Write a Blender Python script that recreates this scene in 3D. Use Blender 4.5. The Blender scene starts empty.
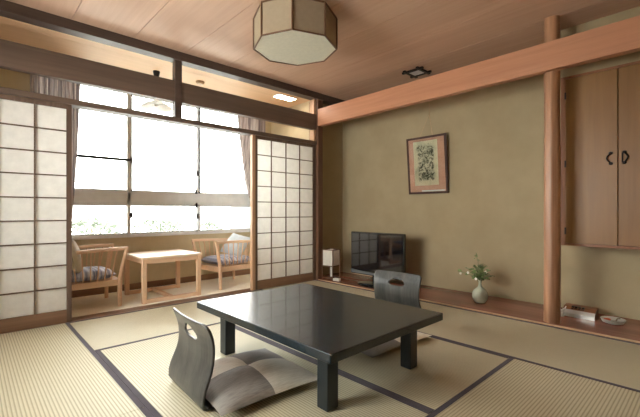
import bpy, bmesh, math, random
from mathutils import Vector, Matrix, noise
random.seed(4)
PI = math.pi
SC = bpy.context.scene
COL = SC.collection
WORLD, P_LEFT, EXPO = 14, 48, .44

# ------------------------------------------------------------ materials
def srgb(r, g, b):
    f = lambda c: (c/255/12.92) if c/255 <= .04045 else ((c/255+.055)/1.055)**2.4
    return (f(r), f(g), f(b), 1)

def new_mat(name):
    m = bpy.data.materials.new(name); m.use_nodes = True
    nt = m.node_tree; nt.nodes.clear()
    o = nt.nodes.new('ShaderNodeOutputMaterial')
    return m, nt, o

def lk(nt, a, b): nt.links.new(a, b)

def principled(nt, o, col=None, rough=.6, metal=0, spec=.5, coat=0):
    p = nt.nodes.new('ShaderNodeBsdfPrincipled')
    if col: p.inputs['Base Color'].default_value = col
    p.inputs['Roughness'].default_value = rough
    p.inputs['Metallic'].default_value = metal
    p.inputs['Specular IOR Level'].default_value = spec
    p.inputs['Coat Weight'].default_value = coat
    lk(nt, p.outputs[0], o.inputs['Surface'])
    return p

def coords(nt, scale=(1, 1, 1)):
    t = nt.nodes.new('ShaderNodeTexCoord'); mp = nt.nodes.new('ShaderNodeMapping')
    mp.inputs['Scale'].default_value = scale
    lk(nt, t.outputs['Object'], mp.inputs['Vector'])
    return mp.outputs[0]

def noise_node(nt, vec, scale, detail=4, rough=.55, dist=0):
    n = nt.nodes.new('ShaderNodeTexNoise')
    n.inputs['Scale'].default_value = scale; n.inputs['Detail'].default_value = detail
    n.inputs['Roughness'].default_value = rough; n.inputs['Distortion'].default_value = dist
    lk(nt, vec, n.inputs['Vector'])
    return n.outputs['Fac']

def ramp(nt, fac, stops):
    r = nt.nodes.new('ShaderNodeValToRGB')
    e = r.color_ramp.elements
    e[0].position, e[0].color = stops[0]; e[1].position, e[1].color = stops[-1]
    for p, c in stops[1:-1]:
        k = e.new(p); k.color = c
    lk(nt, fac, r.inputs[0])
    return r.outputs[0]

def bump(nt, h, p, strength=.2, dist=.002):
    b = nt.nodes.new('ShaderNodeBump'); b.inputs['Strength'].default_value = strength
    b.inputs['Distance'].default_value = dist
    lk(nt, h, b.inputs['Height']); lk(nt, b.outputs[0], p.inputs['Normal'])

def plain(name, col, rough=.5, metal=0, spec=.5, vary=.06, coat=0):
    m, nt, o = new_mat(name)
    p = principled(nt, o, col, rough, metal, spec, coat)
    f = noise_node(nt, coords(nt), 9, 3)
    a = tuple(c*(1-vary) for c in col[:3])+(1,); b = tuple(min(1, c*(1+vary)) for c in col[:3])+(1,)
    lk(nt, ramp(nt, f, [(.3, a), (.7, b)]), p.inputs['Base Color'])
    return m

def wood(name, c1, c2, axis='x', rough=.45, fine=38, spec=.4, coat=0):
    m, nt, o = new_mat(name)
    p = principled(nt, o, c1, rough, 0, spec, coat)
    s = {'x': (.045, 1, 1), 'y': (1, .045, 1), 'z': (1, 1, .045)}[axis]
    v = coords(nt, s)
    f = noise_node(nt, v, fine, 5, .6, .4)
    g = noise_node(nt, v, fine*.2, 2, .5, .3)
    mx = nt.nodes.new('ShaderNodeMath'); mx.operation = 'ADD'
    lk(nt, f, mx.inputs[0]); lk(nt, g, mx.inputs[1])
    ml = nt.nodes.new('ShaderNodeMath'); ml.operation = 'MULTIPLY'; ml.inputs[1].default_value = .5
    lk(nt, mx.outputs[0], ml.inputs[0])
    lk(nt, ramp(nt, ml.outputs[0], [(.36, c2), (.64, c1)]), p.inputs['Base Color'])
    bump(nt, f, p, .08, .001)
    return m

def plaster(name, c1, c2):
    m, nt, o = new_mat(name)
    p = principled(nt, o, c1, .9, 0, .2)
    v = coords(nt)
    f = noise_node(nt, v, 3.0, 6, .6)
    lk(nt, ramp(nt, f, [(.35, c2), (.65, c1)]), p.inputs['Base Color'])
    bump(nt, noise_node(nt, v, 160, 3, .6), p, .25, .002)
    return m

def tatami(name, c1, c2):
    m, nt, o = new_mat(name)
    p = principled(nt, o, c1, .55, 0, .35)
    t = nt.nodes.new('ShaderNodeTexCoord'); sx = nt.nodes.new('ShaderNodeSeparateXYZ')
    lk(nt, t.outputs['Object'], sx.inputs[0])
    a = nt.nodes.new('ShaderNodeMath'); a.operation = 'MULTIPLY'; a.inputs[1].default_value = 2*PI/.0158
    lk(nt, sx.outputs['Y'], a.inputs[0])
    s = nt.nodes.new('ShaderNodeMath'); s.operation = 'SINE'; lk(nt, a.outputs[0], s.inputs[0])
    q = nt.nodes.new('ShaderNodeMath'); q.operation = 'MULTIPLY_ADD'; q.inputs[1].default_value = .5; q.inputs[2].default_value = .5
    lk(nt, s.outputs[0], q.inputs[0])
    col = ramp(nt, q.outputs[0], [(.05, c2), (.6, c1)])
    f = noise_node(nt, coords(nt, (4, 60, 1)), 6, 3)
    mix = nt.nodes.new('ShaderNodeMix'); mix.data_type = 'RGBA'; mix.blend_type = 'MULTIPLY'
    mix.inputs[0].default_value = .35
    lk(nt, col, mix.inputs[6]); lk(nt, ramp(nt, f, [(.3, (.72, .70, .62, 1)), (.7, (1, 1, 1, 1))]), mix.inputs[7])
    lk(nt, mix.outputs[2], p.inputs['Base Color'])
    bump(nt, q.outputs[0], p, .35, .002)
    return m

def fabric(name, c1, c2, scale=220, rough=.9):
    m, nt, o = new_mat(name)
    p = principled(nt, o, c1, rough, 0, .2)
    p.inputs['Sheen Weight'].default_value = .2
    v = coords(nt)
    f = noise_node(nt, v, scale, 2, .6); g = noise_node(nt, v, 12, 3)
    mx = nt.nodes.new('ShaderNodeMath'); mx.operation = 'MULTIPLY_ADD'; mx.inputs[1].default_value = .5
    lk(nt, f, mx.inputs[0])
    hl = nt.nodes.new('ShaderNodeMath'); hl.operation = 'MULTIPLY'; hl.inputs[1].default_value = .5
    lk(nt, g, hl.inputs[0]); lk(nt, hl.outputs[0], mx.inputs[2])
    lk(nt, ramp(nt, mx.outputs[0], [(.35, c2), (.65, c1)]), p.inputs['Base Color'])
    bump(nt, f, p, .2, .001)
    return m

def paper(name, col, trans=.5, fibre=30):
    m, nt, o = new_mat(name)
    d = nt.nodes.new('ShaderNodeBsdfDiffuse'); t = nt.nodes.new('ShaderNodeBsdfTranslucent')
    mx = nt.nodes.new('ShaderNodeMixShader'); mx.inputs[0].default_value = trans
    f = noise_node(nt, coords(nt), fibre, 5, .65)
    lo = tuple(c*.9 for c in col[:3])+(1,)
    c = ramp(nt, f, [(.3, lo), (.7, col)])
    lk(nt, c, d.inputs[0]); lk(nt, c, t.inputs[0])
    lk(nt, d.outputs[0], mx.inputs[1]); lk(nt, t.outputs[0], mx.inputs[2]); lk(nt, mx.outputs[0], o.inputs['Surface'])
    return m

def pane_glass(name, tint=(.96, .98, .97, 1)):
    m, nt, o = new_mat(name)
    tr = nt.nodes.new('ShaderNodeBsdfTransparent'); tr.inputs[0].default_value = tint
    g = nt.nodes.new('ShaderNodeBsdfGlossy'); g.inputs['Roughness'].default_value = .02
    fr = nt.nodes.new('ShaderNodeFresnel'); fr.inputs['IOR'].default_value = 1.45
    mx = nt.nodes.new('ShaderNodeMixShader')
    lk(nt, fr.outputs[0], mx.inputs[0]); lk(nt, tr.outputs[0], mx.inputs[1]); lk(nt, g.outputs[0], mx.inputs[2])
    lk(nt, mx.outputs[0], o.inputs['Surface'])
    return m

def emit(name, col, st):
    m, nt, o = new_mat(name)
    e = nt.nodes.new('ShaderNodeEmission'); e.inputs[0].default_value = col; e.inputs[1].default_value = st
    lk(nt, e.outputs[0], o.inputs['Surface'])
    return m

M = {}
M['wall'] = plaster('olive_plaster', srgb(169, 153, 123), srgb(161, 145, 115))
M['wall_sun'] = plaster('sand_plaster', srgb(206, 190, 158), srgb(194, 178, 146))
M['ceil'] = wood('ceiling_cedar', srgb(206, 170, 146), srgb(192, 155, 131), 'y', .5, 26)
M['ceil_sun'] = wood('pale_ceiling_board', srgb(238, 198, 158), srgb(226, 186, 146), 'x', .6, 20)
M['gap'] = plain('dark_gap', srgb(70, 48, 36), .9)
M['rail'] = wood('dark_rail', srgb(84, 68, 60), srgb(66, 52, 45), 'x', .5)
M['beamx'] = wood('brown_lintel', srgb(104, 86, 74), srgb(86, 70, 60), 'x', .5)
M['beamy'] = wood('red_beam', srgb(192, 136, 104), srgb(176, 121, 91), 'y', .4)
M['post'] = wood('dark_post', srgb(112, 80, 60), srgb(84, 58, 43), 'z', .45)
M['postl'] = wood('pale_stile', srgb(196, 158, 126), srgb(174, 136, 106), 'z', .5)
M['shoji'] = wood('shoji_wood', srgb(112, 90, 76), srgb(88, 68, 56), 'z', .55)
M['shojib'] = wood('shoji_base_wood', srgb(140, 108, 84), srgb(116, 86, 66), 'x', .5)
M['board'] = wood('alcove_board', srgb(164, 108, 92), srgb(136, 86, 72), 'y', .22, 24, .5)
M['board_edge'] = wood('alcove_board_edge', srgb(206, 168, 130), srgb(182, 144, 108), 'y', .4)
M['cab'] = wood('cabinet_veneer', srgb(142, 101, 56), srgb(128, 89, 47), 'z', .42, 30)
M['cabedge'] = wood('cabinet_frame', srgb(150, 98, 64), srgb(124, 78, 50), 'z', .45)
M['pole'] = wood('polished_log', srgb(190, 142, 108), srgb(124, 84, 60), 'z', .35, 20, .5)
M['tatami'] = tatami('tatami_rush', srgb(214, 205, 178), srgb(176, 166, 138))
M['carpet'] = fabric('sunroom_mat', srgb(240, 234, 216), srgb(230, 222, 202), 60)
M['border'] = fabric('mat_border', srgb(70, 57, 68), srgb(54, 44, 53), 150)
M['laquer'] = plain('dark_lacquer', srgb(30, 39, 45), .25, 0, .5, .15, .2)
M['laquer2'] = plain('dark_lacquer_side', srgb(27, 34, 37), .35, 0, .5, .1)
M['zaisu'] = wood('dark_ply', srgb(80, 78, 74), srgb(46, 46, 44), 'z', .33, 60, .45, .0)
M['beech'] = wood('beech', srgb(226, 192, 160), srgb(212, 174, 140), 'x', .45)
M['beechz'] = wood('beech_upright', srgb(224, 188, 156), srgb(208, 170, 136), 'z', .45)
M['topwood'] = wood('beech_top', srgb(232, 206, 176), srgb(216, 188, 156), 'x', .35)
M['alu'] = plain('window_aluminium', srgb(222, 222, 222), .4, 0)
M['alud'] = plain('window_gasket', srgb(46, 44, 44), .5)
M['iron'] = plain('black_iron', srgb(40, 34, 32), .4, .6)
M['washi'] = paper('shoji_paper', srgb(252, 250, 246), .5, 14)
M['washi2'] = paper('lamp_paper_shaded', srgb(164, 148, 126), .12)  # lamp sides: unlit shade put into the paper colour
M['washi3'] = paper('lamp_paper_lit', srgb(240, 236, 218), .35)  # same paper on the lamp underside, coloured lighter for bounced light
M['shade'] = paper('pale_shade_glass', srgb(250, 250, 248), .75)
M['washi4'] = paper('floor_lamp_paper', srgb(253, 248, 240), .4)
M['frameb'] = plain('lamp_frame', srgb(104, 72, 50), .5)
M['glass'] = pane_glass('clear_pane')
M['curtain'] = None
M['blk'] = plain('gloss_black', srgb(18, 19, 21), .12, 0, .5, .1, .4)
M['screen'] = plain('tv_screen', srgb(14, 16, 22), .07, 0, .9, .05, .6)
M['silver'] = plain('tv_silver', srgb(150, 156, 164), .25, .7)
M['white'] = plain('white_plastic', srgb(232, 230, 224), .4)
M['cel'] = plain('celadon', srgb(190, 194, 172), .18, 0, .6, .12, .4)
M['leaf'] = plain('leaf_green', srgb(128, 148, 92), .5, 0, .4, .3)
M['stem'] = plain('stem_green', srgb(98, 104, 62), .6)
M['bud'] = plain('white_petal', srgb(240, 238, 224), .6)
M['chrome'] = plain('polished_metal', srgb(205, 205, 205), .12, 1)
M['silver2'] = plain('pale_metal', srgb(206, 204, 198), .35, .3)
M['amber'] = plain('orange_lacquer', srgb(190, 90, 50), .3)
M['bark'] = plain('bark', srgb(110, 96, 80), .9)
M['foliage'] = plain('pale_foliage', srgb(84, 90, 78), .9, 0, .2, .3)
M['concrete'] = plain('ground', srgb(185, 185, 178), .9)
M['bldg'] = plain('far_house_wall', srgb(104, 104, 104), .9)
M['roof'] = plain('far_house_roof', srgb(92, 92, 92), .8)
M['cushgrey'] = fabric('grey_pillow', srgb(186, 190, 192), srgb(160, 166, 170))
M['cushbeige'] = fabric('beige_pillow', srgb(190, 180, 158), srgb(168, 158, 136))
M['mat_pink'] = fabric('picture_mount', srgb(210, 162, 138), srgb(196, 146, 122), 60)
M['picframe'] = plain('picture_frame', srgb(72, 44, 36), .3)
M['emit'] = emit('lit_panel', (1, .88, .72, 1), 30)

# blue-grey fine check for the chair seats
m, nt, o = new_mat('blue_grey_weave'); p = principled(nt, o, None, .9, 0, .2)
f = noise_node(nt, coords(nt, (90, 1, 1)), 1.0, 2)
lk(nt, ramp(nt, f, [(.38, srgb(140, 146, 172)), (.6, srgb(206, 206, 216))]), p.inputs['Base Color']); M['seatfab'] = m

# curtain: pinkish grey with vertical woven stripes
m, nt, o = new_mat('striped_curtain')
d = nt.nodes.new('ShaderNodeBsdfDiffuse'); t = nt.nodes.new('ShaderNodeBsdfTranslucent'); mx = nt.nodes.new('ShaderNodeMixShader')
mx.inputs[0].default_value = .15
f = noise_node(nt, coords(nt, (70, 1, .3)), 1.0, 2)
c = ramp(nt, f, [(.35, srgb(122, 110, 110)), (.5, srgb(170, 157, 152)), (.65, srgb(196, 184, 176))])
lk(nt, c, d.inputs[0]); lk(nt, c, t.inputs[0]); lk(nt, d.outputs[0], mx.inputs[1]); lk(nt, t.outputs[0], mx.inputs[2])
lk(nt, mx.outputs[0], o.inputs['Surface']); M['curtain'] = m

# zabuton patchwork: two by two squares of beige and grey cloth
m, nt, o = new_mat('patchwork_cloth'); p = principled(nt, o, None, .75, 0, .3)
p.inputs['Sheen Weight'].default_value = .3
t = nt.nodes.new('ShaderNodeTexCoord'); sx = nt.nodes.new('ShaderNodeSeparateXYZ'); lk(nt, t.outputs['Object'], sx.inputs[0])
pr = nt.nodes.new('ShaderNodeMath'); pr.operation = 'MULTIPLY'; lk(nt, sx.outputs['X'], pr.inputs[0]); lk(nt, sx.outputs['Y'], pr.inputs[1])
gt = nt.nodes.new('ShaderNodeMath'); gt.operation = 'GREATER_THAN'; gt.inputs[1].default_value = 0; lk(nt, pr.outputs[0], gt.inputs[0])
f = noise_node(nt, coords(nt, (8, 90, 1)), 2.2, 3)
ca = ramp(nt, f, [(.3, srgb(214, 204, 186)), (.7, srgb(238, 231, 216))]); cb = ramp(nt, f, [(.3, srgb(118, 111, 104)), (.7, srgb(148, 140, 132))])
mx = nt.nodes.new('ShaderNodeMix'); mx.data_type = 'RGBA'
lk(nt, gt.outputs[0], mx.inputs[0]); lk(nt, ca, mx.inputs[6]); lk(nt, cb, mx.inputs[7]); lk(nt, mx.outputs[2], p.inputs['Base Color'])
bump(nt, f, p, .3, .003); M['patch'] = m

# ink print: dark green and black brushwork on a cream sheet (object space: y across, z up, origin at the sheet centre)
m, nt, o = new_mat('ink_print'); p = principled(nt, o, None, .8, 0, .2)
v = coords(nt)
n1 = noise_node(nt, v, 20, 8, .75, 1.2); n2 = noise_node(nt, v, 7, 3, .5)
sx = nt.nodes.new('ShaderNodeSeparateXYZ'); lk(nt, v, sx.inputs[0])
ab = nt.nodes.new('ShaderNodeMath'); ab.operation = 'ABSOLUTE'; lk(nt, sx.outputs['Y'], ab.inputs[0])
ab2 = nt.nodes.new('ShaderNodeMath'); ab2.operation = 'ABSOLUTE'; lk(nt, sx.outputs['Z'], ab2.inputs[0])
w1 = nt.nodes.new('ShaderNodeMapRange'); w1.inputs[1].default_value = .10; w1.inputs[2].default_value = .155; w1.inputs[3].default_value = 0; w1.inputs[4].default_value = .3
lk(nt, ab.outputs[0], w1.inputs[0])
w2 = nt.nodes.new('ShaderNodeMapRange'); w2.inputs[1].default_value = .2; w2.inputs[2].default_value = .29; w2.inputs[3].default_value = 0; w2.inputs[4].default_value = .3
lk(nt, ab2.outputs[0], w2.inputs[0])
s1 = nt.nodes.new('ShaderNodeMath'); s1.operation = 'ADD'; lk(nt, n1, s1.inputs[0]); lk(nt, w1.outputs[0], s1.inputs[1])
s2 = nt.nodes.new('ShaderNodeMath'); s2.operation = 'ADD'; lk(nt, s1.outputs[0], s2.inputs[0]); lk(nt, w2.outputs[0], s2.inputs[1])
ink = ramp(nt, s2.outputs[0], [(.38, srgb(44, 46, 38)), (.45, srgb(120, 118, 100)), (.50, srgb(214, 202, 174)), (.55, srgb(255, 244, 220))])
wm = ramp(nt, n2, [(.35, srgb(190, 200, 186)), (.5, srgb(255, 255, 255))])
mx = nt.nodes.new('ShaderNodeMix'); mx.data_type = 'RGBA'; mx.blend_type = 'MULTIPLY'; mx.inputs[0].default_value = .4
lk(nt, ink, mx.inputs[6]); lk(nt, wm, mx.inputs[7]); lk(nt, mx.outputs[2], p.inputs['Base Color']); M['ink'] = m

# ------------------------------------------------------------ mesh helpers
class MB:
    def __init__(s): s.bm = bmesh.new()
    def box(s, x0, x1, y0, y1, z0, z1, bev=0, mat=None):
        r = bmesh.ops.create_cube(s.bm, size=1)
        vs = r['verts']
        for v in vs:
            v.co = Vector(((x0+x1)/2+v.co.x*(x1-x0), (y0+y1)/2+v.co.y*(y1-y0), (z0+z1)/2+v.co.z*(z1-z0)))
        if bev:
            es = list({e for v in vs for e in v.link_edges})
            r = bmesh.ops.bevel(s.bm, geom=es, offset=bev, segments=2, affect='EDGES', profile=.5)
            vs = list({v for f in r['faces'] for v in f.verts} | {v for v in vs if v.is_valid})
        if mat is not None:
            for v in vs: v.co = mat @ v.co
        return s
    def bar(s, a, b, w, d, up=(0, 0, 1), bev=0):
        a, b = Vector(a), Vector(b); z = (b-a); L = z.length; z.normalize()
        x = Vector(up).cross(z)
        if x.length < 1e-4: x = Vector((1, 0, 0))
        x.normalize(); y = z.cross(x)
        R = Matrix((x, y, z)).transposed().to_4x4(); R.translation = (a+b)/2
        return s.box(-w/2, w/2, -d/2, d/2, -L/2, L/2, bev, R)
    def tube(s, pts, r, n=10, cap=True):
        pts = [Vector(p) for p in pts]; rings = []
        rr = r if isinstance(r, (list, tuple)) else [r]*len(pts)
        u = None
        for i, p in enumerate(pts):
            t = (pts[min(i+1, len(pts)-1)]-pts[max(i-1, 0)]).normalized()
            if u is None:
                u = t.cross(Vector((0, 0, 1)) if abs(t.z) < .9 else Vector((1, 0, 0))).normalized()
            else:
                u = (u - t*u.dot(t)).normalized()
            w = t.cross(u)
            rings.append([s.bm.verts.new(p+(u*math.cos(2*PI*k/n)+w*math.sin(2*PI*k/n))*rr[i]) for k in range(n)])
        for a, b in zip(rings, rings[1:]):
            for k in range(n): s.bm.faces.new((a[k], a[(k+1) % n], b[(k+1) % n], b[k]))
        if cap:
            s.bm.faces.new(rings[0][::-1]); s.bm.faces.new(rings[-1])
        return s
    def lathe(s, prof, n=32, c=(0, 0, 0), sx=1, sy=1, cap=True, phase=0):
        rings = []
        for r, z in prof:
            rings.append([s.bm.verts.new((c[0]+sx*r*math.cos(2*PI*k/n+phase), c[1]+sy*r*math.sin(2*PI*k/n+phase), c[2]+z)) for k in range(n)])
        for a, b in zip(rings, rings[1:]):
            for k in range(n): s.bm.faces.new((a[k], a[(k+1) % n], b[(k+1) % n], b[k]))
        if cap:
            s.bm.faces.new(rings[0][::-1]); s.bm.faces.new(rings[-1])
        return s
    def ring(s, p, c, z): pass
    def ball(s, c, r, sc=(1, 1, 1), sub=2):
        q = bmesh.ops.create_icosphere(s.bm, subdivisions=sub, radius=r)
        for v in q['verts']: v.co = Vector((c[0]+v.co.x*sc[0], c[1]+v.co.y*sc[1], c[2]+v.co.z*sc[2]))
        return s
    def grid(s, nx, ny, fn, flip=False):
        g = [[s.bm.verts.new(fn(i/nx, j/ny)) for j in range(ny+1)] for i in range(nx+1)]
        for i in range(nx):
            for j in range(ny):
                f = (g[i][j], g[i+1][j], g[i+1][j+1], g[i][j+1])
                s.bm.faces.new(f[::-1] if flip else f)
        return s
    def build(s, name, mat, parent=None, smooth=False, loc=None, rz=0):
        bmesh.ops.recalc_face_normals(s.bm, faces=s.bm.faces[:])
        me = bpy.data.meshes.new(name); s.bm.to_mesh(me); s.bm.free()
        if smooth:
            me.polygons.foreach_set('use_smooth', [True]*len(me.polygons))
            me.set_sharp_from_angle(angle=R(40))
        me.materials.append(mat)
        ob = bpy.data.objects.new(name, me); COL.objects.link(ob)
        if parent: ob.parent = parent
        if loc: ob.location = loc
        ob.rotation_euler.z = rz
        return ob
def R(d): return math.radians(d)

def tag(o, label=None, cat=None, group=None, kind=None):
    if label: o['label'] = label
    if cat: o['category'] = cat
    if group: o['group'] = group
    if kind: o['kind'] = kind
    return o
def thing(name, label, cat, loc=(0, 0, 0), rz=0, group=None):
    o = bpy.data.objects.new(name, None); COL.objects.link(o); o.empty_display_size = .1
    o.location = loc; o.rotation_euler.z = rz
    return tag(o, label, cat, group)
def struct(name, mb, mat, label=None, cat=None):
    o = mb.build(name, mat); o['kind'] = 'structure'
    o['label'] = label or name.replace('_', ' '); o['category'] = cat or name.split('_')[0]
    return o
def bx(*a, **k): return MB().box(*a, **k)

# ------------------------------------------------------------ the room shell
XL, XA, YB, YS, YW, ZC = -1.2, 4.19, -1.0, 3.80, 4.85, 2.57
struct('floor', MB().box(XL-.1, XA+.1, YB-.1, YS+.02, -.12, -.052), M['cab'], 'floor under the straw mats', 'floor')
fl = MB().box(XL, 3.5, YB, -.05, -.052, -.002); fl.box(XL, -.335, -.05, YS, -.052, -.002)
struct('floor_surround', fl, M['shojib'], 'wooden floor boards around the straw mats', 'floor')
fl = MB().box(XL, 3.6, YS+.15, YW+.02, -.12, 0)
struct('floor_sunroom', fl, M['carpet'], 'pale woven matting on the sunroom floor', 'floor')
th = MB().box(-.33, 3.5, YS-.01, YS+.05, -.05, .0); th.box(-.33, 3.5, YS+.058, YS+.09, -.05, .0); th.box(-.33, 3.5, YS+.098, YS+.15, -.05, 0)
th.box(-.33, 3.5, YS-.01, YS+.15, -.06, -.012)
struct('trim_1', th, M['shojib'], 'grooved wooden threshold under the paper screens', 'threshold')

# ceiling: cedar boards along y with narrow dark gaps
c = MB(); x = .64-.49*4
while x < XA:
    c.box(max(x, XL)+.0025, min(x+.49, XA)-.0025, YB, YS+.1, ZC, ZC+.02); x += .49
ceil = struct('ceiling', c, M['ceil'], 'cedar board ceiling with thin dark joints', 'ceiling')
struct('ceiling_backing', bx(XL-.1, XA+.1, YB-.1, YS+.2, ZC+.012, ZC+.08), M['gap'], 'dark backing seen in the ceiling board joints', 'ceiling')
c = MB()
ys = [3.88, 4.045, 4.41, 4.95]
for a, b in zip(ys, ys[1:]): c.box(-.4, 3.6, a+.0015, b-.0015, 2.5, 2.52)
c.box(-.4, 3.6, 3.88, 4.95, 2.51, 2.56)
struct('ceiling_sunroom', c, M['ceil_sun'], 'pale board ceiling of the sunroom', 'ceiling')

struct('wall_right', bx(XA, XA+.1, YB, 4.05, -.1, ZC+.05), M['wall'], 'olive plaster wall behind the alcove', 'wall')
struct('wall_alcove_side', bx(3.6, XA, 3.95, 4.05, -.1, ZC+.05), M['wall'], 'narrow olive plaster wall at the left end of the alcove', 'wall')
struct('wall_above_cupboard', bx(3.87, XA, YB, .97, 2.135, ZC+.01), M['wall'], 'olive plaster wall panel above the hanging cupboard', 'wall')
struct('wall_back', bx(XL-.1, XA+.1, YB-.1, YB, -.1, ZC+.05), M['wall'], 'plaster wall behind the viewer', 'wall')
w = MB().box(XL-.1, XL, YB, 1.5, -.1, ZC+.05); w.box(XL-.1, XL, 3.4, YS+.1, -.1, ZC+.05)
w.box(XL-.1, XL, 1.5, 3.4, -.1, .7); w.box(XL-.1, XL, 1.5, 3.4, 2.0, ZC+.05)
struct('wall_left', w, M['wall'], 'plaster wall left of the viewer with an added window opening', 'wall')
w = MB()
for a in (1.5, 2.43, 3.36): w.box(XL-.07, XL-.03, a, a+.04, .7, 2.0)
w.box(XL-.07, XL-.03, 1.5, 3.4, .7, .74); w.box(XL-.07, XL-.03, 1.5, 3.4, 1.96, 2.0)
wf = struct('window_added', w, M['alu'], 'window added in the left wall to let in fill light', 'window')  # unseen window, put in so fill light enters from the left
pg = bx(XL-.052, XL-.048, 1.52, 3.38, .72, 1.98).build('pane', M['glass'], wf)
struct('wall_front', bx(XL, -.33, YS, YS+.1, -.1, 2.485), M['wall'], 'plaster wall left of the paper screens', 'wall')

# sunroom walls
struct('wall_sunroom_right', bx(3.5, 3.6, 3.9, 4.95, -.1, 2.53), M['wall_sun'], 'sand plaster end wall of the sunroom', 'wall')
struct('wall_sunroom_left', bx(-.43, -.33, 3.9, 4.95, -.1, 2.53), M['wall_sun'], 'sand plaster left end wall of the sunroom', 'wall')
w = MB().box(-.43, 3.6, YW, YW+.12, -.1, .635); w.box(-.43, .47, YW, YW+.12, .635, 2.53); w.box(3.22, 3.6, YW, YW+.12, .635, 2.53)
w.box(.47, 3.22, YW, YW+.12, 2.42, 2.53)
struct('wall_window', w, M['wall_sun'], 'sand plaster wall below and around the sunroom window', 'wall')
struct('baseboard_window', bx(-.33, 3.5, YW-.015, YW, 0, .075), M['shojib'], 'brown baseboard under the sunroom window', 'baseboard')
struct('baseboard_right', bx(3.485, 3.5, 3.95, YW-.015, 0, .075), M['shojib'], 'brown baseboard on the sunroom end wall', 'baseboard')

# sunroom window
wx = [.49, 1.41, 2.295, 3.22]
f = MB()
f.box(.47, 3.22, YW-.03, YW+.1, .635, .665); f.box(.47, 3.22, YW, YW+.08, .66, .672)
f.box(.47, 3.22, YW, YW+.08, 2.38, 2.42); f.box(.47, .50, YW, YW+.08, .69, 2.4); f.box(3.18, 3.22, YW, YW+.08, .69, 2.4)
win = struct('window_1', f, M['alu'], 'wide aluminium sunroom window with low sashes below tall ones', 'window')
f = MB().box(.47, 3.22, YW-.02, YW+.08, 1.04, 1.185); f.box(.47, 3.22, YW-.035, YW-.02, 1.06, 1.075); f.box(.47, 3.22, YW-.035, YW-.02, 1.165, 1.18)
f.build('transom_bar', M['alu'], win)
for i, (a, b) in enumerate(zip(wx, wx[1:])):
    dy = .0 if i % 2 == 0 else .03
    for (z0, z1) in ((.67, 1.04), (1.185, 2.385)):
        t_ = .032
        f = MB()
        a_, b_ = a-.012, b+.012
        f.box(a_, a_+t_, YW+dy, YW+dy+.025, z0, z1); f.box(b_-t_, b_, YW+dy, YW+dy+.025, z0, z1)
        f.box(a_, b_, YW+dy, YW+dy+.025, z0, z0+.02); f.box(a_, b_, YW+dy, YW+dy+.025, z1-.03, z1)
        sash = f.build('sash', M['alu'], win)
        bx(a_+t_, b_-t_, YW+dy+.011, YW+dy+.015, z0+.02, z1-.03).build('pane', M['glass'], sash)
for xx, z0, z1 in ((1.432, 1.19, 2.38), (2.3, 1.19, 2.38), (2.3, .7, 1.03)):
    bx(xx-.011, xx+.011, YW-.012, YW, z0, z1).build('meeting_rail', M['alud'] if z1-z0 > .5 else M['alu'], win)
bx(1.385, 1.425, YW-.02, YW+.07, .672, 2.4, bev=.002).build('mullion', M['alu'], win)
bx(.5, 1.41, YW-.03, YW, 1.545, 1.575).build('guard_rail', M['alud'], win)
for xx, zz in ((1.432, 1.56), (2.27, 1.46), (1.432, .9), (2.27, .88), (2.25, 1.2), (2.25, 1.03)):
    l = MB().box(xx-.012, xx+.012, YW-.03, YW-.005, zz-.035, zz+.035, .004); l.box(xx-.03, xx-.005, YW-.035, YW-.025, zz-.008, zz+.01, .003)
    l.build('latch', M['iron'], win)

# ------------------------------------------------------------ posts, rails and beams between room and sunroom
struct('trim_2', bx(XL, XA, YS-.05, YS+.07, 2.485, ZC), M['rail'], 'dark brown rail along the ceiling edge over the opening', 'rail')
struct('trim_3', bx(XL, 3.5, YS-.01, YS+.06, 2.068, 2.28, bev=.004), M['beamx'], 'wide brown lintel beam above the paper screens', 'beam')
struct('trim_4', bx(-.33, 3.5, YS-.02, YS+.11, 1.86, 1.908, bev=.003), M['beamx'], 'thin grooved head rail above the paper screens', 'rail')
struct('trim_5', bx(1.535, 1.605, YS-.02, YS+.05, 1.905, 2.49), M['rail'], 'short dark hanging strut dividing the transom openings', 'post')
struct('trim_6', bx(3.5, 3.59, YS-.04, YS+.15, -.05, 2.49, bev=.004), M['post'], 'square dark corner post between paper screens and alcove', 'post')
struct('trim_7', bx(3.46, 3.5, YS+.0, YS+.09, 1.9, 2.49), M['postl'], 'pale wooden jamb strip beside the corner post', 'trim')
beam = bx(3.5, 3.58, YB, YS-.03, 2.118, 2.352, bev=.005)
struct('trim_8', beam, M['beamy'], 'long reddish wooden beam crossing in front of the alcove wall', 'beam')

# alcove board
b = MB().box(3.515, XA, YB, 3.95, -.05, .015)
ab_ = struct('trim_9', b, M['board'], 'polished reddish brown alcove floor board', 'board')
bx(3.5, 3.515, YB, 3.76, -.05, .014, bev=.002).build('board_edge', M['board_edge'], ab_)
bx(3.494, 3.5, YB, 3.76, -.05, .004).build('edge_gap', M['gap'], ab_)

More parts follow.
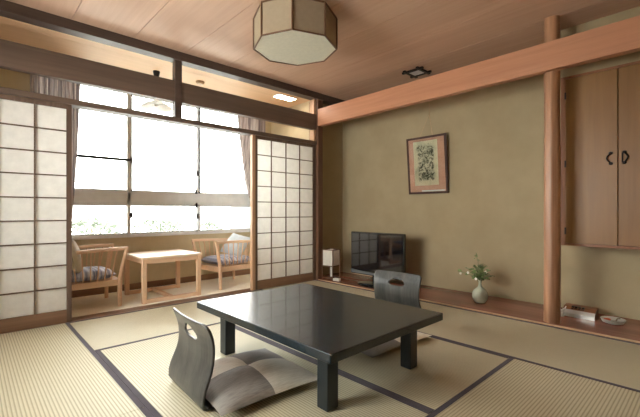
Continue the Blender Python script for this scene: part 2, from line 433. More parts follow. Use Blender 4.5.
# ------------------------------------------------------------ tatami mats
def mat_(x0, x1, y0, y1, label):
    lx, ly = x1-x0, y1-y0; rz = 0
    if ly > lx: lx, ly, rz = ly, lx, PI/2
    t = thing('tatami_mat', label, 'straw mat', ((x0+x1)/2, (y0+y1)/2, -.05), rz, 'tatami mats on the floor')
    g = .002
    MB().box(-lx/2+g, lx/2-g, -ly/2+g, ly/2-g, 0, .05).build('straw_top', M['tatami'], t)
    for s in (-1, 1):
        y = s*(ly/2-.0145)
        bx(-lx/2+g, lx/2-g, y-.0135, y+.0135, .03, .0515, bev=.0006).build('cloth_border', M['border'], t)
    return t
X0, X1, X2, X3 = .627, 1.595, 2.562, 3.494
YT = YS-.01
mat_(X0-.96, X0, 1.905, YT, 'ribbed straw mat in front of the left paper screen')
mat_(X0-.96, X0, -.05, 1.905, 'straw mat at the bottom left corner, only its end showing')
mat_(X0, X2, 2.885, YT, 'pale straw mat lying along the threshold of the opening')
mat_(X0, X1, .925, 2.885, 'straw mat under the near legless chair and its cushion')
mat_(X1, X2, .925, 2.885, 'straw mat under the right half of the low table, dark border at its corner')
mat_(X2, X3, 1.87, YT, 'straw mat in front of the television end of the alcove board')
mat_(X2, X3, -.05, 1.87, 'straw mat along the alcove board below the round pole')
mat_(X0, X2, -.05, .925, 'ribbed straw mat at the bottom right corner of the view')

# ------------------------------------------------------------ shoji screens
def shoji(x0, x1, y, colx, label, stile_l, stile_r):
    t = thing('paper_screen', label, 'screen', (x0, y, 0))
    w = x1-x0; zt = 1.862; zb = .108
    s = MB().box(0, stile_l, 0, .028, .002, zt); s.box(w-stile_r, w, 0, .028, .002, zt); s.box(stile_l, w-stile_r, 0, .028, 1.822, zt)
    s.build('frame', M['shoji'], t)
    bx(stile_l, w-stile_r, -.002, .028, .002, zb).build('bottom_rail', M['shojib'], t)
    k = MB()
    for c in colx: k.box(c-x0-.0055, c-x0+.0055, .004, .014, zb, 1.822)
    for i in range(1, 9):
        z = zb+(1.822-zb)*i/9; k.box(stile_l, w-stile_r, .002, .012, z-.005, z+.005)
    k.build('lattice', M['shoji'], t)
    bx(stile_l, w-stile_r, .014, .0155, zb, 1.822).build('paper', M['washi'], t)
    return t
shoji(-.33, .65, YS+.005, [-.065, .165, .396], 'white paper lattice screen at the left edge of the opening', .035, .037)
shoji(2.515, 3.5, YS+.005, [2.755, 2.985, 3.215], 'white paper lattice screen beside the corner post', .03, .05)
struct('trim_10', bx(2.468, 2.513, YS+.0, YS+.05, 0, 1.862, bev=.003), M['postl'], 'pale wooden stile at the left edge of the right paper screen', 'trim')

# ------------------------------------------------------------ round alcove pole
p_ = MB(); N = 28; rings = []
for i in range(41):
    z = .015+(ZC-.015)*i/40; rr = .0625*(1-.06*i/40)
    rings.append([p_.bm.verts.new((3.588+math.cos(a)*rr*(1+.06*noise.noise(Vector((math.cos(a)*1.6, math.sin(a)*1.6, z*2.2)))+.03*noise.noise(Vector((math.cos(a)*3, math.sin(a)*3, z*9)))),
        0.958+math.sin(a)*rr*(1+.06*noise.noise(Vector((math.cos(a)*1.6, math.sin(a)*1.6, z*2.2)))), z)) for a in [2*PI*k/N for k in range(N)]])
for a, b in zip(rings, rings[1:]):
    for k in range(N): p_.bm.faces.new((a[k], a[(k+1) % N], b[(k+1) % N], b[k]))
po = p_.build('alcove_pole', M['pole'], smooth=True)
tag(po, 'round knotty log pole standing on the alcove board, crossed by the beam', 'pole')

# ------------------------------------------------------------ hanging cupboard
CX = 3.85
t = thing('hanging_cupboard', 'brown wooden wall cupboard with two doors right of the log pole', 'cupboard', (CX, 0, .645))
b = MB()
b.box(.0, XA-CX, -.8, .96, .0, .022); b.box(0, XA-CX, -.8, .96, 1.47, 1.49); b.box(0, XA-CX, .925, .96, .022, 1.47); b.box(0, XA-CX, -.8, -.77, .022, 1.47)
b.box(XA-CX-.02, XA-CX, -.8, .96, 0, 1.49)
b.box(.02, .05, .548, .562, .02, 1.47)
b.build('body', M['cabedge'], t)
for (y0, y1, hy, s) in ((.559, .924, .603, 1), (.2, .553, .515, -1), (-.17, .195, .165, 1), (-.765, -.175, -.2, -1)):
    d = MB().box(-.004, .016, y0, y1, .024, 1.466, .002); do = d.build('door', M['cab'], t)
    h = MB()
    pts = [(-.006-.020*math.sin(PI*k/8), hy+s*(.024*math.sin(PI*k/8)), .70+.075*k/8) for k in range(9)]
    h.tube(pts, .006, 8); h.ball((-.006, hy, .695), .015, (.6, 1, .8)); h.ball((-.006, hy, .78), .015, (.6, 1, .8))
    if s < 0: h.tube([(-.006, hy+.012, .70), (-.010, hy+.012, .775)], .005, 8)
    h.build('ring_handle', M['iron'], do, True)
    e = y1 if s > 0 else y0
    if y0 > .1:
        for z in (.13, .72, 1.32):
            bx(-.012, .0, e-.006, e+.006, z-.03, z+.03, bev=.002).build('hinge', M['iron'], do)

# ------------------------------------------------------------ low lacquer table
def R4(x0, x1, y0, y1): pass
t = thing('low_table', 'large low black lacquered table in the middle of the straw mats', 'table', (1.605, 1.775, 0))
ox, oy = .006, -.007
hx, hy = .478, .642
MB().box(-hx, hx, -hy, hy, .293, .337, .004).build('tabletop', M['laquer'], t)
a = MB(); lx, ly = .346, .477
a.box(-lx, lx, -ly-.015, -ly+.015, .245, .297); a.box(-lx, lx, ly-.015, ly+.015, .245, .297); a.box(-lx-.015, -lx+.015, -ly, ly, .245, .297); a.box(lx-.015, lx+.015, -ly, ly, .245, .297)
a.build('apron', M['laquer2'], t)
for sx in (-1, 1):
    for sy in (-1, 1):
        cx, cy = sx*lx+ox, sy*ly+oy
        MB().box(cx-.037, cx+.037, cy-.037, cy+.037, .0025, .297, .005).build('leg', M['laquer2'], t)

# ------------------------------------------------------------ legless chairs (zaisu)
def zaisu(loc, rz, label):
    t = thing('legless_chair', label, 'floor chair', loc, rz)
    prof = [(.03, .010), (.012, .016), (.003, .034), (.002, .06), (.010, .10), (.024, .14), (.038, .18), (.046, .22), (.047, .26), (.043, .30), (.035, .34), (.022, .375), (.006, .41)]
    L = [0]
    for a, b in zip(prof, prof[1:]): L.append(L[-1]+math.dist(a, b))
    T = L[-1]
    def at(s):
        s = max(0, min(T, s))
        for i in range(len(L)-1):
            if s <= L[i+1]+1e-9:
                k = (s-L[i])/(L[i+1]-L[i]); return (prof[i][0]*(1-k)+prof[i+1][0]*k, prof[i][1]*(1-k)+prof[i+1][1]*k)
        return prof[-1]
    N = 96; K = 22
    hc = (0.0, T*.80)
    def outer(a):
        # rounded rectangle, a little narrower at the waist
        cx, cy = 0, hc[1]
        dx, dy = math.cos(a), math.sin(a)
        hw = .236; top = T-hc[1]; bot = hc[1]
        k = []
        if abs(dx) > 1e-6: k.append(hw/abs(dx))
        if dy > 1e-6: k.append(top/dy)
        if dy < -1e-6: k.append(bot/-dy)
        m_ = min(k); x, y = dx*m_, dy*m_
        # round the two upper corners
        r = .032
        if abs(x) > hw-r and y > top-r:
            c = Vector((math.copysign(hw-r, x), top-r)); v = Vector((x, y))-c
            v = v.normalized()*r; x, y = c.x+v.x, c.y+v.y
        s = (y+bot)/T
        w = 1-.05*math.sin(PI*min(1, s))*0-.045*math.exp(-((s-.55)/.22)**2)
        return (x*w, hc[1]+y)
    def hole(a):
        # cloud-shaped hand hold: flat bottom, three lobes on top
        r = 1+.14*math.cos(3*a-PI/2*3)
        x = 0.076*math.cos(a)*r; y = .038*math.sin(a)*r
        return (x, hc[1]+y)
    mb = MB(); rings = []
    for k in range(K+1):
        f_ = (k/K)**1.15
        ring = []
        for i in range(N):
            a = 2*PI*i/N
            # equalise the direction of the ellipse hole and the outer edge
            h_ = hole(a)
            oa = math.atan2(h_[1]-hc[1], h_[0]); oa = a
            o_ = outer(oa)
            y_ = h_[0]*(1-f_)+o_[0]*f_; s_ = h_[1]*(1-f_)+o_[1]*f_
            px, pz = at(s_)
            # slight sideways cupping
            px += .018*(y_/.235)**2*min(1, pz/.3)
            ring.append(mb.bm.verts.new((px, y_, pz)))
        rings.append(ring)
    for a, b in zip(rings, rings[1:]):
        for i in range(N): mb.bm.faces.new((a[i], a[(i+1) % N], b[(i+1) % N], b[i]))
    o = mb.build('backrest', M['zaisu'], t, True)
    sm = o.modifiers.new('Solidify', 'SOLIDIFY'); sm.thickness = .011; sm.offset = 0
    bx(.03, .40, -.225, .225, .004, .015, bev=.003).build('seat_board', M['zaisu'], t)
    return t
zaisu((.805, 1.875, .0), R(-3), 'dark bentwood legless chair with a handhold, left of the low table')
zaisu((2.77, 1.925, .0), R(182), 'dark bentwood legless chair behind the far side of the low table')

def zabuton(loc, rz, label, w=.60, h=.055):
    mb = MB(); n = 30
    def prof(u, v, s):
        U, V = 2*u-1, 2*v-1
        x = U*w/2*(1-.05*(1-V*V)**1); y = V*w/2*(1-.05*(1-U*U))
        th = max(0, (1-abs(U)**2.2))**.6*max(0, (1-abs(V)**2.2))**.6
        tuft = 1-.12*math.exp(-((abs(U))**2)*60)-.12*math.exp(-(abs(V)**2)*60)
        wr = 1+.05*noise.noise(Vector((x*9, y*9, loc[0])))
        z = .22*h+(s*h*.68*th*tuft*wr if s > 0 else -h*.22*th)
        return (x, y, z+.0)
    mb.grid(n, n, lambda u, v: prof(u, v, 1)); mb.grid(n, n, lambda u, v: prof(u, v, -1), True)
    bmesh.ops.remove_doubles(mb.bm, verts=mb.bm.verts[:], dist=.0006)
    o = mb.build('floor_cushion', M['patch'], None, True, loc, rz)
    return tag(o, label, 'cushion')
zabuton((1.128, 1.785, .0155), R(-3), 'thin grey and beige patchwork cushion on the near legless chair', .59, .11)
zabuton((2.20, 1.80, .0155), R(177), 'patchwork floor cushion mostly hidden under the low table', .66, .05)

# ------------------------------------------------------------ octagonal ceiling lamp
t = thing('ceiling_lamp', 'octagonal wood and paper lamp hanging under the cedar ceiling', 'lamp', (1.945, 2.363, 2.27))
RR = .338; PH = R(182)
V8 = [(RR*math.cos(PH+k*PI/4), RR*math.sin(PH+k*PI/4)) for k in range(8)]
f = MB()
for k in range(8):
    a, b = V8[k], V8[(k+1) % 8]
    f.bar((a[0], a[1], 0), (a[0], a[1], .25), .011, .011)
    f.bar((a[0], a[1], 0), (b[0], b[1], 0), .010, .009); f.bar((a[0], a[1], .25), (b[0], b[1], .25), .010, .010)
f.build('frame', M['frameb'], t)
s = MB()
q = .990
for k in range(8):
    a, b = V8[k], V8[(k+1) % 8]
    vs = [s.bm.verts.new(p) for p in ((a[0]*q, a[1]*q, .004), (b[0]*q, b[1]*q, .004), (b[0]*q, b[1]*q, .246), (a[0]*q, a[1]*q, .246))]
    s.bm.faces.new(vs)
s.build('side_paper', M['washi2'], t)
s = MB(); s.bm.faces.new([s.bm.verts.new((a*.985, b*.985, .002)) for a, b in V8]); s.build('bottom_paper', M['washi3'], t)
MB().lathe([(.10, .27), (.10, .30)], 24).build('ceiling_mount', M['white'], t)
MB().tube([(0, 0, .25), (0, 0, .27)], .02).build('stem', M['frameb'], t)
c = MB(); c.bar((-RR*.92, 0, .25), (RR*.92, 0, .25), .012, .01); c.bar((0, -RR*.92, .25), (0, RR*.92, .25), .012, .01); c.build('cross_bar', M['frameb'], t)

# small vent light in the alcove ceiling
t = thing('ceiling_downlight', 'small square light with a dark crossed frame on the ceiling above the beam', 'light', (3.80, 2.40, ZC))
f = MB()
for s in (-1, 1):
    f.box(-.135, .135, s*.085-.014, s*.085+.014, -.02, 0); f.box(s*.085-.014, s*.085+.014, -.135, .135, -.02, 0)
f.build('frame', M['iron'], t); bx(-.071, .071, -.071, .071, -.012, -.001).build('lens', M['alu'], t)

# ------------------------------------------------------------ framed print
t = thing('framed_picture', 'tall framed ink print with a salmon mount hanging on the olive wall', 'picture', (XA-.012, 2.47, 1.165), 0)
W, H_, tilt = .545, .71, .062
Rm = Matrix.Rotation(-math.atan2(tilt, H_), 4, 'Y')
def pp(mb, *a, **k): return mb.box(*a, mat=Rm, **k)
f = MB(); d = .018
pp(f, -d, 0, -W/2, -W/2+.026, 0, H_); pp(f, -d, 0, W/2-.026, W/2, 0, H_); pp(f, -d, 0, -W/2, W/2, 0, .026); pp(f, -d, 0, -W/2, W/2, H_-.026, H_)
f.build('frame', M['picframe'], t)
m_ = MB(); pp(m_, -.012, -.004, -W/2+.02, W/2-.02, .02, H_-.02); m_.build('mount', M['mat_pink'], t)
ik = MB(); ik.box(-.0015, .0015, -.165, .165, -.275, .275); io = ik.build('print', M['ink'], t)
io.matrix_local = Rm @ Matrix.Translation((-.0145, .01, H_*.535))
lb = MB(); pp(lb, -.0145, -.013, -.235, .08, .030, .046); lb.build('caption_strip', M['white'], t)
g_ = MB(); pp(g_, -.0172, -.0160, -W/2+.02, W/2-.02, .02, H_-.02); g_.build('glazing', M['glass'], t)
cord = MB()
cord.tube([(-tilt, -.09, H_-.01), (.0, -.012, 1.0-.02), (.004, 0, 1.395)], .0028, 6); cord.tube([(-tilt, .09, H_-.01), (.0, -.012+.01, 1.0-.02)], .0016, 6)
cord.build('hanging_wire', M['board_edge'], t)

# small fitting on the narrow wall
t = thing('wall_fitting', 'tiny wall plate with two dark dots on the narrow wall beside the corner post', 'wall plate', (3.69, 3.95, 1.245))
bx(-.03, .03, -.006, 0, -.055, .055, bev=.002).build('plate', M['wall'], t)
for z in (-.022, .022): MB().ball((0, -.007, z), .009, (1, .5, 1)).build('dot', M['iron'], t)

# ------------------------------------------------------------ television
t = thing('television', 'black flat television on an oval stand on the alcove board', 'television', (3.71, 2.93, .015))
b = MB().box(.0, .05, -.416, .416, .115, .665, .012); b.box(.045, .105, -.30, .30, .17, .60, .02); b.build('housing', M['blk'], t)
bx(-.003, .001, -.388, .388, .185, .640).build('screen', M['screen'], t)
g = MB(); n = 20
def lowband(u, v):
    y = -.405+.81*u; arc = .035*(1-(2*u-1)**2)
    return (-.006, y, .127+(.040-arc*.6+.012)*v)
g.grid(n, 2, lowband); o = g.build('speaker_strip', M['silver'], t)
so = o.modifiers.new('Solidify', 'SOLIDIFY'); so.thickness = .006; so.offset = 0
MB().box(.02, .06, -.07, .07, .02, .15, .008).build('neck', M['blk'], t)
MB().lathe([(1.0, 0), (1.0, .012), (.93, .022), (.5, .030), (.02, .034)], 48, sx=.15, sy=.27).build('stand_base', M['blk'], t, True)

# ------------------------------------------------------------ paper floor lamp
t = thing('floor_lamp', 'small box-shaped paper lamp on dark legs beside the television', 'lamp', (3.655, 3.66, .015), R(10))
f = MB(); a = .086
for sx in (-1, 1):
    for sy in (-1, 1): f.box(sx*a-.006, sx*a+.006, sy*a-.006, sy*a+.006, 0, .41)
for z in (.185, .405):
    for s in (-1, 1): f.box(-a, a, s*a-.005, s*a+.005, z-.005, z+.005); f.box(s*a-.005, s*a+.005, -a, a, z-.005, z+.005)
for s in (-1, 1): f.box(-a, a, s*a-.004, s*a+.004, .02, .03); f.box(s*a-.004, s*a+.004, -a, a, .02, .03)
f.build('frame', M['frameb'], t)
s = MB().box(-a+.003, a-.003, -a+.003, a-.003, .19, .40); 
for fc in [f_ for f_ in s.bm.faces if abs(f_.normal.z) > .9]: s.bm.faces.remove(fc)
s.build('shade', M['washi4'], t)
MB().tube([(0, 0, .02), (0, 0, .26)], .012).build('socket_stem', M['white'], t)
MB().box(-.05, .05, -.05, .05, .0, .03, .004).build('base', M['frameb'], t)
o = MB().box(-.03, .03, -.045, .045, 0, .035, .006); o = o.build('power_adapter', M['white'], None, False, (3.60, 3.50, .015), R(15))
tag(o, 'small white plug block on the board at the foot of the paper lamp', 'plug')

# ------------------------------------------------------------ vase and flowers
vx, vy = 3.80, 1.662
v_ = MB(); prof = [(.035, 0), (.052, .004), (.066, .02), (.080, .045), (.086, .075), (.082, .105), (.064, .132), (.038, .152), (.022, .168), (.016, .19), (.016, .225), (.021, .243), (.017, .243), (.012, .225), (.012, .18)]
vo = v_.lathe(prof, 40, sx=.9, sy=.9).build('vase', M['cel'], None, True, (vx, vy, .015)); tag(vo, 'pale green round-bellied bottle vase on the alcove board', 'vase')
t = thing('flower_sprig', 'leafy sprig with small white flowers in the pale green vase', 'flowers', (vx, vy, .22))
rnd = random.Random(11)
stems = []
for k, (dx, dy, dz) in enumerate([(-.02, .14, .17), (0, .06, .21), (.01, -.03, .24), (-.03, -.10, .17), (-.04, .19, .12), (-.05, -.15, .12), (-.06, .03, .13), (.04, .02, .17), (-.05, -.03, .15), (-.02, .03, .36)]):
    dz *= .82
    pts = [(0, 0, -.03), (dx*.15, dy*.15, dz*.35), (dx*.55, dy*.5, dz*.72), (dx, dy, dz)]
    MB().tube(pts, [.003, .0028, .002, .0012], 6).build('stem', M['stem'], t)
    stems.append(pts)
lf = MB()
def leaf(mb, c, d, L, w):
    d = Vector(d).normalized(); s = d.cross(Vector((rnd.uniform(-.4, .4), rnd.uniform(-.4, .4), 1))).normalized(); n_ = s.cross(d)
    c = Vector(c); P = []
    for u in (0, .25, .5, .75, 1):
        ww = w*math.sin(PI*min(.98, u*.92+.06))**.8; base = c+d*L*u+n_*(-.25*L*u*u)
        P.append((mb.bm.verts.new(base+s*ww), mb.bm.verts.new(base+n_*-.12*ww), mb.bm.verts.new(base-s*ww)))
    for A, B in zip(P, P[1:]):
        mb.bm.faces.new((A[0], B[0], B[1], A[1])); mb.bm.faces.new((A[1], B[1], B[2], A[2]))
for pts in stems:
    for q in range(15):
        u = rnd.uniform(.3, 1); i = min(2, int(u*3)); fr = u*3-i
        c = Vector(pts[i]).lerp(Vector(pts[i+1]), fr)
        leaf(lf, c, (rnd.uniform(-1, 1), rnd.uniform(-1, 1), rnd.uniform(-.3, .6)), rnd.uniform(.035, .06), rnd.uniform(.013, .020))
o = lf.build('leaves', M['leaf'], t, True)
for (dx, dy, dz) in [(-.05, .18, .08), (-.07, .09, .10), (-.09, .0, .05), (-.03, -.075, .12)]:
    fb = MB(); fb.ball((dx, dy, dz), .006)
    for k in range(5):
        a = k*2*PI/5; fb.ball((dx-.004, dy+math.cos(a)*.008, dz+math.sin(a)*.008), .007, (.5, 1, 1), 1)
    fb.build('flower', M['bud'], t, True)

# ------------------------------------------------------------ small things on the board at the right
o = MB()
o.lathe([(.02, 0), (.026, .008), (.022, .03), (.012, .045)], 16); o.ball((0, 0, .05), .018, (1, 1.3, .9)); o.tube([(0, -.01, .055), (0, -.03, .075), (0, -.038, .095)], [.008, .006, .003], 8)
o = o.build('ornament', M['white'], None, True, (3.84, .955, .015), R(20)); tag(o, 'small white ornament on the board beside the log pole', 'ornament')
t = thing('tissue_box', 'flat slanted box with a wooden top and bright metal edge on the board', 'box', (3.94, .835, .015), R(-3))
b = MB(); L_, w_ = .12, .06
prof = [(-w_, .0), (-w_, .030), (-w_*.7, .058), (0, .084), (w_, .092), (w_, 0)]
A = [b.bm.verts.new((x, -L_, z)) for x, z in prof]; B = [b.bm.verts.new((x, L_, z)) for x, z in prof]
for i in range(6): b.bm.faces.new((A[i], A[(i+1) % 6], B[(i+1) % 6], B[i]))
b.bm.faces.new(A); b.bm.faces.new(B[::-1]); b.build('case', M['cabedge'], t)
b = MB(); prof = [(-w_-.003, .001), (-w_-.003, .031), (-w_*.7-.002, .0605), (-w_*.7, .056), (-w_, .028), (-w_, .001)]
A = [b.bm.verts.new((x, -L_-.002, z)) for x, z in prof]; B = [b.bm.verts.new((x, L_+.002, z)) for x, z in prof]
for i in range(6): b.bm.faces.new((A[i], A[(i+1) % 6], B[(i+1) % 6], B[i]))
b.bm.faces.new(A); b.bm.faces.new(B[::-1]); b.build('metal_lip', M['silver2'], t)
b = MB()
for k in range(4):
    y = .05-k*.026
    b.box(-.020, .004, y-.009, y+.009, .076, .0865); b.box(-.034, -.028, y-.010, y+.010, .068, .0745)
b.build('dark_marks', M['iron'], t)
t = thing('ashtray', 'small shiny round dish on the board near the right edge', 'dish', (3.92, .60, .015))
MB().lathe([(.05, 0), (.072, .008), (.086, .036), (.080, .036), (.060, .012), (.01, .010)], 32).build('dish', M['silver2'], t, True)
MB().lathe([(.018, .010), (.026, .034), (.022, .034), (.012, .012)], 20, c=(-.02, .035, 0)).build('inner_cup', M['amber'], t, True)
MB().tube([(0, -.02, .02), (.01, -.03, .04), (.0, -.045, .045)], .006).build('knob', M['chrome'], t, True)

# ------------------------------------------------------------ sunroom furniture
def armchair(loc, rz, label, grp=None):
    t = thing('armchair', label, 'chair', loc, rz)
    w, fx, bxx = .245, .27, -.29
    for s in (-1, 1):
        MB().tube([(fx, s*w, 0), (fx, s*w, .14), (fx+.004, s*w, .27), (fx+.032, s*w, .42), (fx+.062, s*(w+.008), .56)], [.019, .021, .022, .020, .016], 12).build('leg', M['beechz'], t, True)
        MB().tube([(bxx+.01, s*(w-.03), 0), (bxx+.02, s*(w-.03), .26)], [.018, .021], 10).build('leg', M['beechz'], t, True)
    f = MB()
    for s in (-1, 1): f.box(bxx+.02, fx, s*(w-.006)-.012, s*(w-.006)+.012, .21, .27, .004)
    f.box(fx-.012, fx+.012, -w, w, .21, .27, .004); f.box(bxx+.01, bxx+.034, -w+.02, w-.02, .21, .27, .004)
    f.box(bxx+.02, fx, -w+.01, w-.01, .25, .268)
    f.build('seat_frame', M['beech'], t)
    # U-shaped top rail
    P = []
    for s, rng in ((-1, range(0, 9)), (1, range(8, -1, -1))):
        for k in rng:
            u = k/8
            x = fx+.075-(fx+.075-bxx+.06)*u; y = s*(w+.012)*(1-(.0 if u < .8 else ((u-.8)/.2)**2*.2))
            z = .565+.008*math.cos(u*PI)
            P.append((x, y, z))
    P2 = P[:9]+[(P[8][0]-.012, 0, P[8][2])]+P[9:]
    m_ = MB(); rings = []
    pts = [Vector(p) for p in P2]
    for i, p in enumerate(pts):
        tg = (pts[min(i+1, len(pts)-1)]-pts[max(0, i-1)]); tg.z = 0; tg.normalize(); sd = Vector((-tg.y, tg.x, 0))
        rings.append([m_.bm.verts.new(p+sd*a_+Vector((0, 0, b_))) for a_, b_ in ((-.011, -.016), (.011, -.016), (.014, .0), (.009, .017), (-.009, .017), (-.014, 0))])
    for a_, b_ in zip(rings, rings[1:]):
        for k in range(6): m_.bm.faces.new((a_[k], a_[(k+1) % 6], b_[(k+1) % 6], b_[k]))
    m_.bm.faces.new(rings[0][::-1]); m_.bm.faces.new(rings[-1])
    m_.build('top_rail', M['beech'], t, True)
    for s in (-1, 1):
        for k in range(8):
            u = (k+1)/8.6
            xb = fx-.02-(fx-bxx-.06)*u; xt = fx+.05-(fx+.075-bxx+.02)*u
            MB().tube([(xb, s*(w-.004), .265), (xt, s*(w+.016)*(1-(.0 if u < .8 else ((u-.8)/.2)**2*.15)), .56)], .0065, 7).build('spindle', M['beechz'], t, True)
    for k in range(7):
        y = -.15+.3*k/6
        MB().tube([(bxx+.022, y, .265), (bxx-.062, y*1.05, .555)], .0065, 7).build('spindle', M['beechz'], t, True)
    g = MB(); n = 16
    def top(u, v, s):
        U, V = 2*u-1, 2*v-1
        e = (max(0, 1-abs(U)**5)*max(0, 1-abs(V)**5))**.5
        return (-.005+U*.255*(1-.02*(1-abs(V))), V*(w-.018), .322+s*.052*e)
    g.grid(n, n, lambda u, v: top(u, v, 1)); g.grid(n, n, lambda u, v: top(u, v, -1), True)
    bmesh.ops.remove_doubles(g.bm, verts=g.bm.verts[:], dist=.0005)
    g.build('seat_cushion', M['seatfab'], t, True)
    return t
armchair((.835, 4.345, 0), 0, 'pale wooden spindle armchair left of the sunroom table')
armchair((2.455, 4.385, 0), PI+R(7), 'pale wooden spindle armchair right of the sunroom table')

def pillow(loc, rot, w, h, d, mat, label, rnd_=False):
    g = MB(); n = 22
    def fn(u, v, s):
        U, V = 2*u-1, 2*v-1
        if rnd_:
            k = 1/max(1e-6, math.hypot(U, V))*max(abs(U), abs(V)) if (U or V) else 1
            Ux, Vx = U*k, V*k; e = max(0, 1-(Ux*Ux+Vx*Vx))**.5
            return (s*d/2*e, Ux*w/2, Vx*h/2)
        e = (max(0, 1-abs(U)**2.4)*max(0, 1-abs(V)**2.4))**.5
        return (s*d/2*e, U*w/2*(1-.07*(1-V*V)), V*h/2*(1-.07*(1-U*U)))
    g.grid(n, n, lambda u, v: fn(u, v, 1)); g.grid(n, n, lambda u, v: fn(u, v, -1), True)
    bmesh.ops.remove_doubles(g.bm, verts=g.bm.verts[:], dist=.0005)
    o = g.build('pillow', mat, None, True, loc); o.rotation_euler = rot
    return tag(o, label, 'pillow')
pillow((.74, 4.24, .52), (0, R(-14), R(-12)), .42, .36, .12, M['cushbeige'], 'rounded beige pillow leaning in the left armchair', True)
pillow((2.60, 4.40, .50), (R(8), R(38), R(8)), .46, .32, .12, M['cushgrey'], 'light grey pillow leaning back in the right armchair')

t = thing('side_table', 'pale wooden table with a flat rail base between the two armchairs', 'table', (1.605, 4.305, 0))
MB().box(-.322, .322, -.315, .315, .452, .476, .003).build('tabletop', M['topwood'], t)
a = MB(); lx, ly = .292, .285
for s in (-1, 1): a.box(-lx, lx, s*ly-.011, s*ly+.011, .405, .452); a.box(s*lx-.011, s*lx+.011, -ly, ly, .405, .452)
a.build('apron', M['beech'], t)
for sx in (-1, 1):
    for sy in (-1, 1): MB().box(sx*lx-.022, sx*lx+.022, sy*ly-.022, sy*ly+.022, 0, .452, .003).build('leg', M['beechz'], t)
a = MB()
for s in (-1, 1): MB().box(-lx, lx, s*ly-.021, s*ly+.021, .003, .040, .003).build('stretcher', M['beech'], t)
MB().box(-.022, .022, -ly, ly, .004, .038, .003).build('cross_stretcher', M['beech'], t)

# curtains
def curtain(fnl, fnr, y, label, z0=.72, z1=2.40, folds=7, seed=1):
    rn = random.Random(seed); g = MB(); nx, nz = 84, 40; ph = rn.uniform(0, 6)
    def fn(u, v):
        z = z1+(z0-z1)*v; a, b = fnl(z), fnr(z)
        amp = .028*(1-.25*v); q = u*folds*2*PI+ph
        return (a+(b-a)*u+.006*math.sin(q*1.3), y+amp*math.sin(q)+.008*math.sin(q*2.3+v*2), z)
    g.grid(nx, nz, fn)
    o = g.build('curtain', M['curtain'], None, True)
    return tag(o, label, 'curtain')
def lerp(z, t_):
    for (za, a), (zb, b) in zip(t_, t_[1:]):
        if z >= zb:
            k = (za-z)/(za-zb); k = k*k*(3-2*k) if False else k
            return a+(b-a)*max(0, min(1, k))
    return t_[-1][1]
cr = curtain(lambda z: lerp(z, [(2.4, 2.83), (2.1, 2.86), (1.7, 2.915), (1.4, 2.965), (1.18, 3.02), (.97, 3.12), (.7, 3.13)]),
        lambda z: lerp(z, [(2.4, 3.32), (1.0, 3.33), (.7, 3.33)]), 4.75, 'pinkish grey striped curtain gathered at the right side of the sunroom window', .30, 2.40, 8, 3)
cl = curtain(lambda z: .46+.0*z, lambda z: lerp(z, [(2.4, .885), (1.6, .855), (.7, .80)]), 4.75, 'pinkish grey striped curtain at the left side, mostly behind the left screen', .30, 2.40, 8, 5)
t = thing('curtain_rail', 'metal curtain rail under the sunroom ceiling', 'rail', (0, 4.75, 2.42))
bx(-.3, 3.48, -.012, .012, -.018, .012).build('rail', M['alu'], t)
for xx in (-.2, 1.4, 3.3): bx(xx-.01, xx+.01, -.01, .01, .012, .08).build('bracket', M['alu'], t)

# sunroom ceiling fittings
t = thing('pendant_lamp', 'hanging lamp with a shallow pale glass shade in the sunroom', 'lamp', (1.525, 4.27, 2.5))
MB().lathe([(.036, 0), (.036, -.015), (.026, -.06), (.02, -.065)], 20).build('ceiling_cap', M['iron'], t, True)
MB().tube([(0, 0, -.06), (0, 0, -.30)], .003, 6).build('cord', M['iron'], t)
MB().lathe([(.008, -.285), (.018, -.30), (.02, -.33), (.012, -.335)], 14).build('socket', M['white'], t, True)
sh = MB().lathe([(.018, -.325), (.06, -.342), (.11, -.365), (.155, -.395), (.168, -.410)], 36, cap=False).build('glass_shade', M['shade'], t, True)
so = sh.modifiers.new('Solidify', 'SOLIDIFY'); so.thickness = .003
MB().ball((0, 0, -.365), .028).build('bulb', M['white'], t, True)
t = thing('smoke_detector', 'small round fitting on the sunroom ceiling right of the strut', 'detector', (2.03, 4.26, 2.5))
MB().lathe([(.05, 0), (.05, -.012), (.035, -.028), (.01, -.03)], 24).build('case', M['board_edge'], t, True)
t = thing('ceiling_light', 'lit rectangular light on the sunroom ceiling near the corner post', 'light', (3.13, 4.02, 2.5))
bx(-.15, .15, -.07, .07, -.018, 0, bev=.003).build('housing', M['white'], t); bx(-.14, .14, -.06, .06, -.022, -.0185).build('diffuser', M['emit'], t)

# ------------------------------------------------------------ outside
g = MB().box(-60, 80, 6, 90, -4.2, -4.0); struct('ground_outside', g, M['concrete'], 'pale ground outside the window', 'ground')
def tree(x, y, h, r, label):
    t = thing('garden_tree', label, 'tree', (x, y, -4), 0, 'garden trees beyond the window')
    MB().tube([(0, 0, 0), (.05, 0, h*.4), (0, .05, h*.8)], [.16, .12, .05], 8).build('trunk', M['bark'], t, True)
    f = MB(); rn = random.Random(int(x*7)+int(y))
    for k in range(420):
        a, b = rn.uniform(0, 2*PI), rn.uniform(-.8, 1.4); q = rn.uniform(.4, 1)**.5
        c = Vector((r*q*math.cos(a)*math.cos(b), r*q*math.sin(a)*math.cos(b), h*.68+r*.62*q*math.sin(b)))
        d = Vector((rn.uniform(-1, 1), rn.uniform(-1, 1), rn.uniform(-1, 1))).normalized(); s = d.orthogonal().normalized()*rn.uniform(.06, .13)
        d *= rn.uniform(.1, .22)
        f.bm.faces.new([f.bm.verts.new(p) for p in (c-d, c+s, c+d, c-s)])
    f.build('crown', M['foliage'], t)
tree(9.0, 25, 4.9, 2.0, 'rounded garden tree seen low through the middle window pane')
tree(4.4, 21, 5.2, 1.7, 'leafy garden tree seen low through the left window pane')
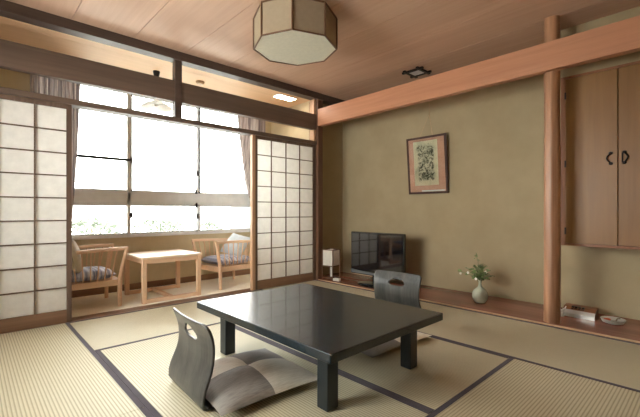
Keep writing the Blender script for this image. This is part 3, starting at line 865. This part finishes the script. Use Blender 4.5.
tree(15.5, 31, 4.6, 1.5, 'small garden tree seen low left of the dark window division')
tree(13.2, 33, 4.8, 1.3, 'small garden tree second from the right outside the window')
t = thing('neighbour_house', 'washed-out white house far outside the window', 'building', (30, 38, -4))
bx(-6, 9, -4, 4, 0, 6.8).build('walls', M['bldg'], t)
r_ = MB(); A = [r_.bm.verts.new((x, y, z)) for x, y, z in ((-6.5, -4.6, 6.7), (-6.5, 0, 9), (-6.5, 4.6, 6.7), (9.5, -4.6, 6.7), (9.5, 0, 9), (9.5, 4.6, 6.7))]
for q in ((0, 1, 4, 3), (1, 2, 5, 4), (0, 2, 1), (3, 4, 5), (0, 3, 5, 2)): r_.bm.faces.new([A[i] for i in q])
r_.build('roof', M['roof'], t)

# ------------------------------------------------------------ world and lights
w = bpy.data.worlds.new('World'); SC.world = w; w.use_nodes = True
nt = w.node_tree; bg = nt.nodes['Background']
bg.inputs['Color'].default_value = (1.0, .99, .97, 1)
bg.inputs['Strength'].default_value = WORLD
def area(name, loc, rot, sx, sy, power, col):
    l = bpy.data.lights.new(name, 'AREA'); l.shape = 'RECTANGLE'; l.size = sx; l.size_y = sy; l.energy = power; l.color = col
    o = bpy.data.objects.new(name, l); COL.objects.link(o); o.location = loc; o.rotation_euler = rot
    return o
# fill lamp added outside the unseen left window, standing in for daylight
area('fill_left', (XL-.35, 2.45, 1.35), (0, R(-90), 0), 1.3, 1.9, P_LEFT, (1, .95, .87))

cam = bpy.data.cameras.new('Camera'); co = bpy.data.objects.new('Camera', cam); COL.objects.link(co)
cam.sensor_fit = 'HORIZONTAL'; cam.sensor_width = 36
cam.lens = 374.3/640*36
cam.shift_y = (211-208.5)/640
co.location = (0, 0, .95)
yaw = math.atan2(.6852, .7285)      # forward = (.6852, .7285)
co.rotation_euler = (PI/2, 0, -yaw)
cam.clip_start = .02; cam.clip_end = 300
SC.camera = co

SC.view_settings.view_transform = 'Standard'; SC.view_settings.look = 'None'
SC.view_settings.exposure = EXPO; SC.view_settings.gamma = 1; SC.view_settings.use_curve_mapping = False
SC.cycles.use_denoising = True
SC.cycles.max_bounces = 10; SC.cycles.diffuse_bounces = 7; SC.cycles.transparent_max_bounces = 12
SC.cycles.sample_clamp_indirect = 8
